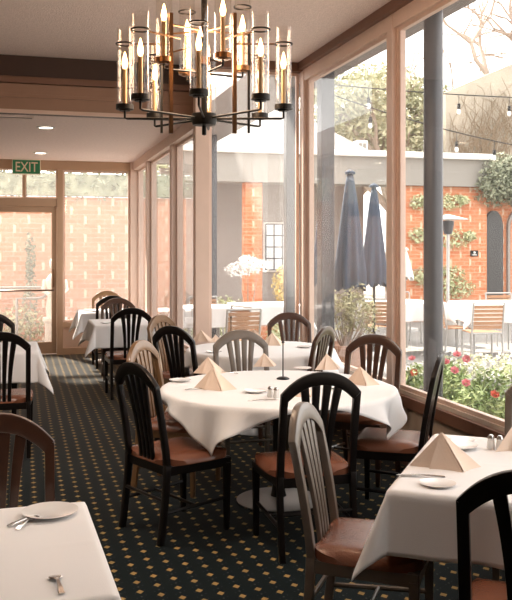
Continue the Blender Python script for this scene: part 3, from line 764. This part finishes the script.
bm = bmesh.new(); lathe(bm, [(0, .6), (.14, .6), (.15, .75), (.12, .95), (.15, 1.12), (.16, 1.22), (.10, 1.30), (.05, 1.34), (.05, 1.38), (.085, 1.44), (.09, 1.52), (.05, 1.60), (0, 1.61)], 20)
tube(bm, [(-.15, 0, 1.22), (-.19, -.04, 1.06), (-.10, -.13, .98)], [.045, .04, .03], 8); tube(bm, [(.15, 0, 1.22), (.18, -.04, 1.06), (.09, -.13, .98)], [.045, .04, .03], 8)
autosmooth(link('figure', bm, M_STATUE, st), 70)
# outdoor furniture
def patio_table(x, y, rz, s, label, seed, hh=.74):
    t = empty('patio_table', (x, y, -.1), rz, label+' frame', 'table')
    bxo('tabletop', M_ALU, -s, s, -s, s, hh-.03+.1, hh+.1, parent=t)
    for sx in (-1, 1):
        for sy in (-1, 1): tubo('leg', [(sx*(s-.1), sy*(s-.1), 0), (sx*(s-.1), sy*(s-.1), hh+.075)], .018, M_ALU, t)
    c = cloth(x, y, rz, 'square', (s+.01, s+.01), .30, label, seed=seed, h=hh+.002); return t
pc = None
def patio_chair(x, y, facing, label):
    global pc
    if pc is None:
        t = empty('patio_chair', (0, 0, 0)); pc = t
        bm = bmesh.new()
        for sx in (-.24, .24):
            tube(bm, [(sx, -.26, 0), (sx, -.22, .45), (sx, -.30, .92)], .016, 6)
        tube(bm, [(-.24, -.30, .92), (.24, -.30, .92)], .016, 6); tube(bm, [(-.24, -.22, .45), (.24, -.22, .45)], .014, 6); link('back_frame', bm, M_ALU, t)
        for i in range(6):
            z = .52+i*.062; y0 = -.22-.08*(z-.45)/.47; bm = bmesh.new(); box(bm, -.23, .23, y0-.008, y0+.008, z, z+.05); link('back_slat', bm, M_SLATWOOD, t)
        for sx in (-.24, .24):
            bm = bmesh.new(); tube(bm, [(sx, .22, 0), (sx, .20, .45)], .016, 6); link('leg', bm, M_ALU, t)
        bm = bmesh.new()
        for i in range(6): box(bm, -.24, .24, -.22+i*.075, -.16+i*.075, .45, .468)
        link('seat', bm, M_SLATWOOD, t)
    else: t = copy_tree(pc)
    t.location = (x, y, -.1); t.rotation_euler = (0, 0, math.radians(facing-90)); tag(t, label, 'chair')
    return t
def gp(u, Y):                                    # x of the line of sight u at depth Y
    t = (u-256)/FOC; c, s = math.cos(YAW), math.sin(YAW); return Y*(s+c*t)/(c-s*t)
patio_table(gp(492, 12.6), 12.6, -.2, .55, 'outdoor table with white cloth at the right, behind the slatted chair', 31)
patio_chair(gp(487, 11.6), 11.75, 80, 'slatted wood and metal patio chair with its back to us before the right outdoor table')
patio_chair(gp(452, 12.5), 12.5, 0, 'slatted patio chair turned sideways beside the grey column')
patio_chair(gp(505, 13.6), 13.6, 262, 'slatted patio chair on the far side of the right outdoor table')
patio_table(gp(402, 13.2), 13.2, .2, .5, 'outdoor table with white cloth left of the round column', 32)
patio_chair(gp(404, 14.4), 14.4, 270, 'slatted patio chair behind the outdoor table left of the round column')
patio_chair(gp(380, 13.0), 13.0, 60, 'slatted patio chair under the closed navy umbrellas')
patio_chair(gp(237, 11.4), 11.4, 95, 'slatted patio chair just outside the bay window')
patio_table(gp(266, 13.2), 13.2, 0, .5, 'outdoor table with white cloth beyond the bay window', 33)
patio_table(2.75, 12.9, 0, .4, 'outdoor table with white cloth seen through the narrow side windows', 34)
patio_chair(3.0, 13.9, 270, 'patio chair beyond the cloth seen through the side windows')
chair_b = patio_chair(2.75, 11.6, 200, 'patio chair close outside the narrow side windows')
# umbrellas
def umbrella(u, Y, top, bot, r, m, label, name='closed_umbrella'):
    t = empty(name, (gp(u, Y), Y, -.1), 0, label, 'umbrella')
    tubo('pole', [(0, 0, 0), (0, 0, top+.1)], .025, M_BLACK, t)
    latho('base', [(0, 0), (.28, 0), (.28, .05), (.04, .09), (0, .09)], M_STONE, t)
    bm = bmesh.new(); n = 48; rings = []
    for i in range(13):
        f = i/12; z = top+.1-(top-bot)*f; rr = r*(.18+.82*min(1, f*1.05)**.75)*(1-.12*max(0, f-.85)/.15)
        rings.append([bm.verts.new((rr*(1+.22*f*math.sin(8*2*PI*k_/n+f))*math.cos(2*PI*k_/n), rr*(1+.22*f*math.sin(8*2*PI*k_/n+f))*math.sin(2*PI*k_/n), z-.05*f*(1+math.sin(8*2*PI*k_/n)))) for k_ in range(n)])
    for a, b in zip(rings, rings[1:]):
        for k_ in range(n): bm.faces.new((a[k_], a[(k_+1) % n], b[(k_+1) % n], b[k_]))
    bm.faces.new(rings[0]); link('canopy', bm, m, t, True)
    latho('top_cap', [(0, top+.17), (.03, top+.16), (.075, top+.13), (.075, top+.10), (0, top+.10)], M_NAVY if m == M_NAVY else M_WHITE, t, 16)
    return t
umbrella(350, 11.5, 2.72, 1.12, .225, M_NAVY, 'closed navy patio umbrella, the taller left one of the pair')
umbrella(374, 12.6, 2.62, 1.12, .20, M_NAVY, 'closed navy patio umbrella, the shorter right one of the pair')
umbrella(405, 16.5, 1.60, 1.05, .17, M_WHITE, 'small closed white umbrella left of the round column', 'closed_white_umbrella')
umbrella(322, 13.5, 2.6, 1.1, .16, M_NAVY, 'narrow closed navy umbrella half hidden by the window corner post')
# patio heater
hx = gp(448, 13.9); ht = empty('patio_heater', (hx, 13.9, -.1), 0, 'tall patio heater with a wide metal hood behind the round column', 'heater')
latho('base', [(0, 0), (.22, 0), (.22, .5), (.05, .55), (0, .55)], M_ALU, ht); tubo('pole', [(0, 0, .5), (0, 0, 2.05)], .03, M_ALU, ht)
latho('burner', [(0, 2.0), (.07, 2.0), (.11, 2.18), (.11, 2.24), (0, 2.25)], M_GREY, ht); latho('hood', [(0, 2.36), (.10, 2.34), (.36, 2.27), (.36, 2.26), (.08, 2.31), (0, 2.32)], M_STONE, ht, 32)
# the building across the courtyard
YB = 18.4
bm = bmesh.new(); box(bm, 8.63, 10.93, YB, YB+.3, -.1, 3.2); bw = tag(link('brick_building', bm, M_BRICK), 'orange brick building front across the courtyard', 'building')
bm = bmesh.new(); box(bm, 3.3, 10.95, YB-.15, YB+.5, 3.12, 3.82); link('fascia', bm, M_FASCIA, bw)
bm = bmesh.new(); box(bm, 3.3, 11.0, YB-.28, YB-.12, 3.76, 3.90, bev=.02); link('gutter', bm, M_WHITE, bw)
bm = bmesh.new(); vs = [bm.verts.new(p) for p in ((3.3, YB-.15, 3.86), (7.9, YB-.15, 3.86), (6.6, 22.4, 5.75), (3.3, 22.4, 5.75), (3.3, 22.4, 3.86), (7.9, 22.4, 3.86))]
for f_ in ((0, 1, 2, 3), (1, 5, 2), (0, 3, 4), (0, 4, 5, 1), (3, 2, 5, 4)): bm.faces.new([vs[i] for i in f_])
link('roof', bm, M_SHINGLE, bw)
bm = bmesh.new(); box(bm, 7.9, 10.95, YB+.4, YB+5, 3.5, 3.86); link('flat_roof', bm, M_FASCIA, bw)
bm = bmesh.new(); box(bm, 4.86, 5.25, YB-.02, YB+.3, -.1, 3.12); link('brick_pillar', bm, M_BRICK, bw)
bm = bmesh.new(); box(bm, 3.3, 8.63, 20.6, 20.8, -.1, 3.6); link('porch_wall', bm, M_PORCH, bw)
wf = bmesh.new(); X0, X1, Z0, Z1 = 5.95, 6.60, 1.1, 2.25; YW = 20.55
box(wf, X0-.05, X1+.05, YW-.03, YW+.05, Z0-.05, Z1+.05); pf = link('porch_window', wf, M_WHITE, bw)
wf = bmesh.new(); box(wf, X0, X1, YW-.04, YW-.03, Z0, Z1); link('window_pane', wf, mat('sky_lit_pane', (.80, .86, .90), .2, spec=.8), pf)
wf = bmesh.new()
for i in range(4): box(wf, X0+i*(X1-X0)/3-.012, X0+i*(X1-X0)/3+.012, YW-.055, YW-.04, Z0, Z1)
for i in range(5): box(wf, X0, X1, YW-.055, YW-.04, Z0+i*(Z1-Z0)/4-.012, Z0+i*(Z1-Z0)/4+.012)
link('muntins', wf, M_GREY, pf)
# small white roof vent window
wv = bmesh.new(); box(wv, 8.05, 8.32, 19.6, 19.9, 3.86, 4.32); rv = link('roof_vent', wv, M_WHITE, bw)
wv = bmesh.new(); box(wv, 8.09, 8.17, 19.58, 19.6, 3.95, 4.25); box(wv, 8.20, 8.28, 19.58, 19.6, 3.95, 4.25); link('louvre', wv, M_FASCIA, rv)
# espaliered vine and plaque on the brick
rnd = random.Random(12); t = empty('climbing_plant', (9.45, YB-.12, -.1), 0, 'climbing plant trained in tufts on the orange brick wall', 'plant')
bm = bmesh.new()
for (u, v_, r_) in ((420, 203, .24), (450, 202, .28), (463, 200, .14), (419, 235, .25), (456, 240, .33), (470, 236, .15), (421, 276, .28), (452, 274, .30), (462, 288, .32), (447, 290, .3)):
    z_ = EYE+(248-v_)/FOC*20.3+.1; leaves(bm, (gp(u, YB-.12)-9.45, 0, z_), (r_*1.15, .12, r_*.8), 190, .10, rnd, hollow=.1)
link('foliage', bm, M_PALELEAF, t)
bm = bmesh.new(); tube(bm, [(0, 0, 0), (.05, 0, 1.2), (0, 0, 2.9)], [.04, .03, .015], 6)
for z_ in (1.2, 2.0, 2.8): tube(bm, [(-.6, 0, z_+.05), (0, 0, z_), (.7, 0, z_+.05)], [.01, .02, .01], 5)
link('stem', bm, M_BARK, t)
sg = empty('wall_plaque', (gp(474, YB), YB, 1.52), 0, 'small dark plaque with a pale mark on the orange brick wall', 'sign')
bxo('plate', M_BLACK, -.10, .10, -.025, 0, -.07, .07, parent=sg)
bm = bmesh.new(); lathe(bm, [(0, 0), (.028, 0), (.028, .004), (0, .004)], 16)
bmesh.ops.rotate(bm, verts=bm.verts, matrix=Matrix.Rotation(PI/2, 3, 'X')); bmesh.ops.translate(bm, verts=bm.verts, vec=(0, -.026, .02)); box(bm, -.06, .06, -.03, -.025, -.045, -.025); link('mark', bm, M_WHITE, sg)
# arcaded brick wall with dark arched windows, ivy over it
bm = bmesh.new(); box(bm, 10.95, 16, YB+.25, YB+.5, -.1, 3.5); aw = tag(link('arcade_wall', bm, M_BRICK), 'orange brick arcade wall at the right beyond the patio', 'wall')
for i, x0 in enumerate((10.98, 11.62)):
    w = .50; bm = bmesh.new()
    pts = [(x0, .35), (x0+w, .35)]+[(x0+w/2+w/2*math.cos(a_*PI/14), 2.15+.42*math.sin(a_*PI/14)) for a_ in range(15)]
    lo = [bm.verts.new((x, YB+.16, z_)) for x, z_ in pts]; hi = [bm.verts.new((x, YB+.25, z_)) for x, z_ in pts]
    bm.faces.new(lo); bm.faces.new(hi)
    for q in range(len(pts)): bm.faces.new((lo[q], lo[(q+1) % len(pts)], hi[(q+1) % len(pts)], hi[q]))
    a_o = link('arched_frame', bm, M_PORCH if i else mat('dark_iron', (.06, .055, .055), .5), aw)
    bm = bmesh.new(); q_ = [(x0+.06, .42), (x0+w-.06, .42)]+[(x0+w/2+(w/2-.06)*math.cos(a_*PI/14), 2.15+.35*math.sin(a_*PI/14)) for a_ in range(15)]
    bm.faces.new([bm.verts.new((x, YB+.155, z_)) for x, z_ in q_]); link('arch_pane', bm, M_BRICK if i else mat('dark_pane', (.04, .038, .038), .3), a_o)
rnd = random.Random(6); bm = bmesh.new()
for i in range(34): leaves(bm, (rnd.uniform(10.9, 14), YB-.25+rnd.uniform(-.2, .2), rnd.uniform(2.95, 3.60)), (.45, .4, .42), 420, .09, rnd)
tag(link('ivy_canopy', bm, M_IVY), 'dense ivy hanging over the top of the arcade wall at the right', 'ivy')
# tall cream wall with dry vines
bm = bmesh.new(); pts = [(13.35, -.1), (26, -.1), (26, 12.2), (13.35, 6.72)]
lo = [bm.verts.new((x, 25, z_)) for x, z_ in pts]; hi = [bm.verts.new((x, 25.4, z_)) for x, z_ in pts]; bm.faces.new(lo); bm.faces.new(hi)
for q in range(4): bm.faces.new((lo[q], lo[(q+1) % 4], hi[(q+1) % 4], hi[q]))
tag(link('tall_gable_wall', bm, M_PALEWALL), 'tall cream gable wall rising behind the courtyard at the right', 'wall')
bm = bmesh.new(); rnd = random.Random(15)
for i in range(190):
    x = rnd.uniform(13.4, 18); z_ = rnd.uniform(2.6, 4.6); pts = [(x, 24.9, z_)]; dx = rnd.uniform(-.12, .12)
    for q in range(12):
        dx += rnd.gauss(0, .09); dx *= .85; x += dx; z_ += rnd.uniform(.1, .32)
        lim = 6.6+(x-13.35)*.433
        if z_ > lim or x < 13.4: break
        pts.append((x, 24.9, z_))
    if len(pts) > 2: tube(bm, pts, [.02*(1-.7*j/len(pts)) for j in range(len(pts))], 4)
tag(link('dry_vines', bm, M_VINE), 'leafless brown vines spreading over the tall cream gable wall', 'vine')
# trees
def branch(bm, p, d, L, r, depth, rnd, tips, spread=.55):
    q = p+d*L*.5+Vector((rnd.gauss(0, .04), rnd.gauss(0, .04), rnd.gauss(0, .03)))*L; e = p+d*L
    tube(bm, [p, q, e], [r, r*.85, r*.65], 6 if r > .03 else 4, False)
    tips.append((e, r))
    if depth == 0: return
    for _ in range(rnd.choice((2, 3))):
        nd = (d+Vector((rnd.gauss(0, spread), rnd.gauss(0, spread), rnd.gauss(.05, spread*.7)))).normalized()
        branch(bm, e, nd, L*rnd.uniform(.62, .85), r*.62, depth-1, rnd, tips, spread)
def tree(name, u, Y, h0, L, r, depth, label, leafm=None, n=60, s=.2, lr=.6, seed=1, lean=(0, 0), zmin=-9, grp=None, spread=.55):
    rnd = random.Random(seed); t = empty(name, (gp(u, Y), Y, -.1), 0, label, 'tree', grp); tips = []
    bm = bmesh.new(); tube(bm, [(0, 0, 0), (lean[0]*.5, lean[1]*.5, h0*.5), (lean[0], lean[1], h0)], [r*1.25, r*1.1, r], 8)
    for _ in range(4):
        branch(bm, Vector((lean[0], lean[1], h0)), Vector((rnd.gauss(0, .5), rnd.gauss(0, .5), 1)).normalized(), L, r*.7, depth, rnd, tips, spread)
    link('trunk', bm, M_BARK, t)
    if leafm:
        bm = bmesh.new()
        for e, rr_ in tips:
            if e.z > zmin: leaves(bm, e, (lr, lr, lr*.55), n, s, rnd, hollow=.1)
        link('crown', bm, leafm, t)
    return t
tree('evergreen_tree', 392, 27, 3.0, 1.9, .22, 3, 'large pale green evergreen tree behind the courtyard roof', M_TREE, 60, .26, .8, 3, zmin=2)
tree('evergreen_tree', 352, 30, 3.5, 2.0, .2, 3, 'smaller pale evergreen tree left of the large one, behind the roof', M_TREE, 45, .26, .8, 8, zmin=3)
tree('bare_tree', 492, 29, 6.5, 2.1, .26, 4, 'bare winter tree with a thick trunk above the cream wall', None, seed=4)
tree('bare_tree', 440, 31, 5.0, 1.8, .14, 4, 'thin bare tree behind the round column', None, seed=9)
tree('evergreen_tree', 232, 28, 2.0, 1.8, .2, 3, 'pale leafy tree behind the roof seen through the bay window', M_PALELEAF, 40, .24, .8, 5, zmin=2)
# string lights
def wire(name, p0, p1, sag, bulbs, label):
    t = empty(name, p0, 0, label, 'string lights'); a = Vector((0, 0, 0)); b = Vector(p1)-Vector(p0); P_ = []
    for i in range(21):
        f = i/20; q = a.lerp(b, f); q.z -= 4*sag*f*(1-f); P_.append(q)
    tubo('wire', P_, .011, M_BLACK, t, 5)
    for f in bulbs:
        q = a.lerp(b, f); q.z -= 4*sag*f*(1-f)
        s_ = tubo('socket', [q, q-Vector((0, 0, .16)), q-Vector((0, 0, .20))], [.006, .006, .035], M_BLACK, t, 8)
        s2 = tubo('socket_cup', [q-Vector((0, 0, .17)), q-Vector((0, 0, .26))], .032, M_BLACK, s_, 8)
        latho('bulb', [(0, 0), (.03, -.02), (.036, -.07), (.02, -.10), (0, -.11)], M_WHITE, s_, 12, tuple(q-Vector((0, 0, .26))))
    return t
def pz(u, v_, Y):
    x = gp(u, Y); c, s = math.cos(YAW), math.sin(YAW); return (x, Y, EYE+(248-v_)/FOC*(x*s+Y*c))
wire('string_lights', pz(325, 84, 13.5), pz(530, 98, 14.5), .03, (.19, .62, .885), 'upper string of outdoor bulbs crossing the courtyard')
wire('string_lights', pz(330, 94, 13.5), pz(530, 148, 14.5), .08, (.18, .60, .80), 'lower string of outdoor bulbs sloping across the courtyard')
# planted bed with roses outside the window
bxo('flower_bed_soil', M_SOIL, 3.36, 4.35, 4.2, 8.1, -.1, .15)['label'] = 'raised soil bed under the flower window'
bpy.data.objects['flower_bed_soil']['category'] = 'flower bed'
def rose_bush(x, y, h, r, blooms, label, seed, m=M_LEAF):
    rnd = random.Random(seed); t = empty('rose_bush', (x, y, .12), 0, label, 'rose bush', 'flowering bushes under the window')
    bm = bmesh.new()
    for i in range(7):
        a = rnd.uniform(0, 6.28); q = rnd.uniform(0, r*.6); leaves(bm, (math.cos(a)*q, math.sin(a)*q, h*rnd.uniform(.35, .8)), (r*.55, r*.55, h*.28), 85, .062, rnd, hollow=.1)
    link('foliage', bm, m, t)
    bm = bmesh.new()
    for i in range(5): tube(bm, [(0, 0, 0), (rnd.uniform(-r, r)*.4, rnd.uniform(-r, r)*.4, h*.5), (rnd.uniform(-r, r)*.7, rnd.uniform(-r, r)*.7, h*.9)], [.012, .008, .004], 5)
    link('stem', bm, M_LEAF, t)
    for (bx_, by_, bz_, mm) in blooms:
        b_ = bmesh.new()
        for ring, (nn_, rr_, tilt) in enumerate(((6, .034, .5), (5, .024, .9), (3, .012, 1.2))):
            for k_ in range(nn_):
                a = 2*PI*k_/nn_+ring*.5; c_ = Vector((math.cos(a), math.sin(a), 0)); sd = Vector((-math.sin(a), math.cos(a), 0)); up = Vector((0, 0, 1))
                out_ = c_*math.cos(tilt)+up*math.sin(tilt); p0 = c_*.006
                vs = [b_.verts.new(p0-sd*.008), b_.verts.new(p0+sd*.008), b_.verts.new(p0+out_*rr_*.7+sd*.020), b_.verts.new(p0+out_*rr_*1.15), b_.verts.new(p0+out_*rr_*.7-sd*.020)]
                b_.faces.new(vs)
        o = link('bloom', b_, mm, t, True, (bx_, by_, bz_))
        o.rotation_euler = (rnd.uniform(.3, 1.0), rnd.uniform(-.9, -.2), 0)
    return t
roses = [(3.62, 7.55, .42, .28, [(-.12, -.1, .42, M_RED), (0, -.15, .34, M_RED), (.05, 0, .45, M_PINK)], 'red and pink flowering bush left of the round column'),
 (3.66, 6.75, .52, .30, [(-.12, -.12, .54, M_PINK), (.0, -.1, .60, M_PINK), (.12, -.05, .55, M_PINK), (-.08, -.2, .48, M_PINK)], 'bush with a cluster of pink roses right of the round column'),
 (3.62, 6.25, .42, .32, [(.02, -.24, .36, M_RED), (-.1, 0, .42, M_PINK)], 'bush with one low red bloom in the middle of the flower window'),
 (3.85, 5.95, .66, .32, [(.05, -.1, .68, M_PINK), (.14, -.12, .60, M_PINK)], 'tall rose bush at the right with pink blooms on top'),
 (3.56, 5.62, .38, .28, [(.05, -.15, .40, M_PINK)], 'low bush at the right end of the flower window'),
 (4.10, 6.90, .45, .28, [(0, 0, .46, M_WPETAL)], 'bush in the back row behind the cluster of pink roses'),
 (4.10, 7.70, .40, .28, [(.1, 0, .40, M_WPETAL)], 'bush in the back row behind the red and pink bush'),
 (3.60, 5.05, .45, .28, [(0, 0, .45, M_PINK)], 'bush at the near end of the bed, right edge of view')]
for i, a_ in enumerate(roses): rose_bush(*a_[:6], 40+i)
# low stone trough with white flowers
tr = empty('stone_planter', (4.95, 8.2, -.1), -.25, 'grey stone trough with small white flowers behind the roses', 'planter')
bxo('trough', M_STONE, -.75, .75, -.22, .22, 0, .36, parent=tr, bev=.02)
rnd = random.Random(3); bm = bmesh.new()
for i in range(12): leaves(bm, (-.65+i*.118, rnd.uniform(-.1, .1), .47), (.14, .17, .14), 70, .06, rnd, hollow=.1)
link('foliage', bm, M_PALELEAF, tr); bm = bmesh.new()
for i in range(12): leaves(bm, (-.65+i*.118, rnd.uniform(-.1, .1), .53), (.14, .18, .13), 18, .05, rnd, hollow=.5)
link('white_flowers', bm, M_WPETAL, tr)
# potted shrub by the umbrellas
px_ = gp(345, 10.75); pt = empty('potted_shrub', (px_, 10.75, -.1), 0, 'airy golden green shrub in a wide terracotta bowl under the navy umbrellas', 'potted plant')
latho('bowl', [(0, 0), (.22, 0), (.24, .05), (.30, .34), (.34, .40), (.36, .42), (.36, .46), (.32, .46), (.30, .42), (0, .40)], M_TERRA, pt, 32)
rnd = random.Random(22); bm = bmesh.new(); b2 = bmesh.new()
for i in range(36):
    a = rnd.uniform(0, 6.28); q = rnd.uniform(.02, .36); hz = rnd.uniform(.75, 1.30)-q*.6
    e = Vector((math.cos(a)*q+.06, math.sin(a)*q, hz)); tube(b2, [(e.x*.2, e.y*.2, .40), (e.x*.7, e.y*.7, .4+(hz-.4)*.5), e], [.008, .006, .003], 4)
    leaves(bm, e, (.13, .13, .14), 34, .06, rnd, hollow=.1)
link('foliage', bm, M_OLIVE, pt); link('stem', b2, M_BARK, pt)
shrub('grass_tuft', (gp(282, 10.4), 10.4, -.1), [((0, 0, .35), (.2, .2, .35)), ((.2, 0, .30), (.15, .15, .3)), ((-.1, 0, .55), (.1, .1, .3))], 120, .11, M_PALELEAF, 'pale green leafy plant just outside the bay window by the corner', cat='plant')
shrub('golden_shrub', (gp(284, 16.4), 16.4, -.1), [((0, 0, 1.0), (.26, .26, .40)), ((.05, 0, .6), (.2, .2, .3))], 420, .09, M_YELLOW, 'golden leaved shrub below the white grid window across the courtyard')
shrub('white_blossom_tree', (gp(248, 15.0), 15.0, -.1), [((-.18, 0, 1.35), (.28, .2, .14)), ((.2, 0, 1.42), (.24, .2, .14)), ((0, 0, 1.5), (.2, .2, .12))], 230, .07, M_WPETAL, 'small tree with white blossom before the brick pillar', cat='tree')
shrub('round_hedge', (gp(226, 15.2), 15.2, -.1), [((0, 0, .45), (.55, .5, .42)), ((-.5, 0, .4), (.4, .4, .4))], 900, .08, M_PALELEAF, 'low mounded pale hedge outside the left half of the bay window', cat='hedge')
pb = empty('brick_planter', (gp(262, 15.8), 15.8, -.1), 0, 'low brick planter with pale coping beyond the bay window', 'planter')
bxo('brick_body', M_BRICK, -.65, .65, -.3, .3, 0, .55, parent=pb); bxo('coping', M_WHITE, -.70, .70, -.35, .35, .55, .62, parent=pb)
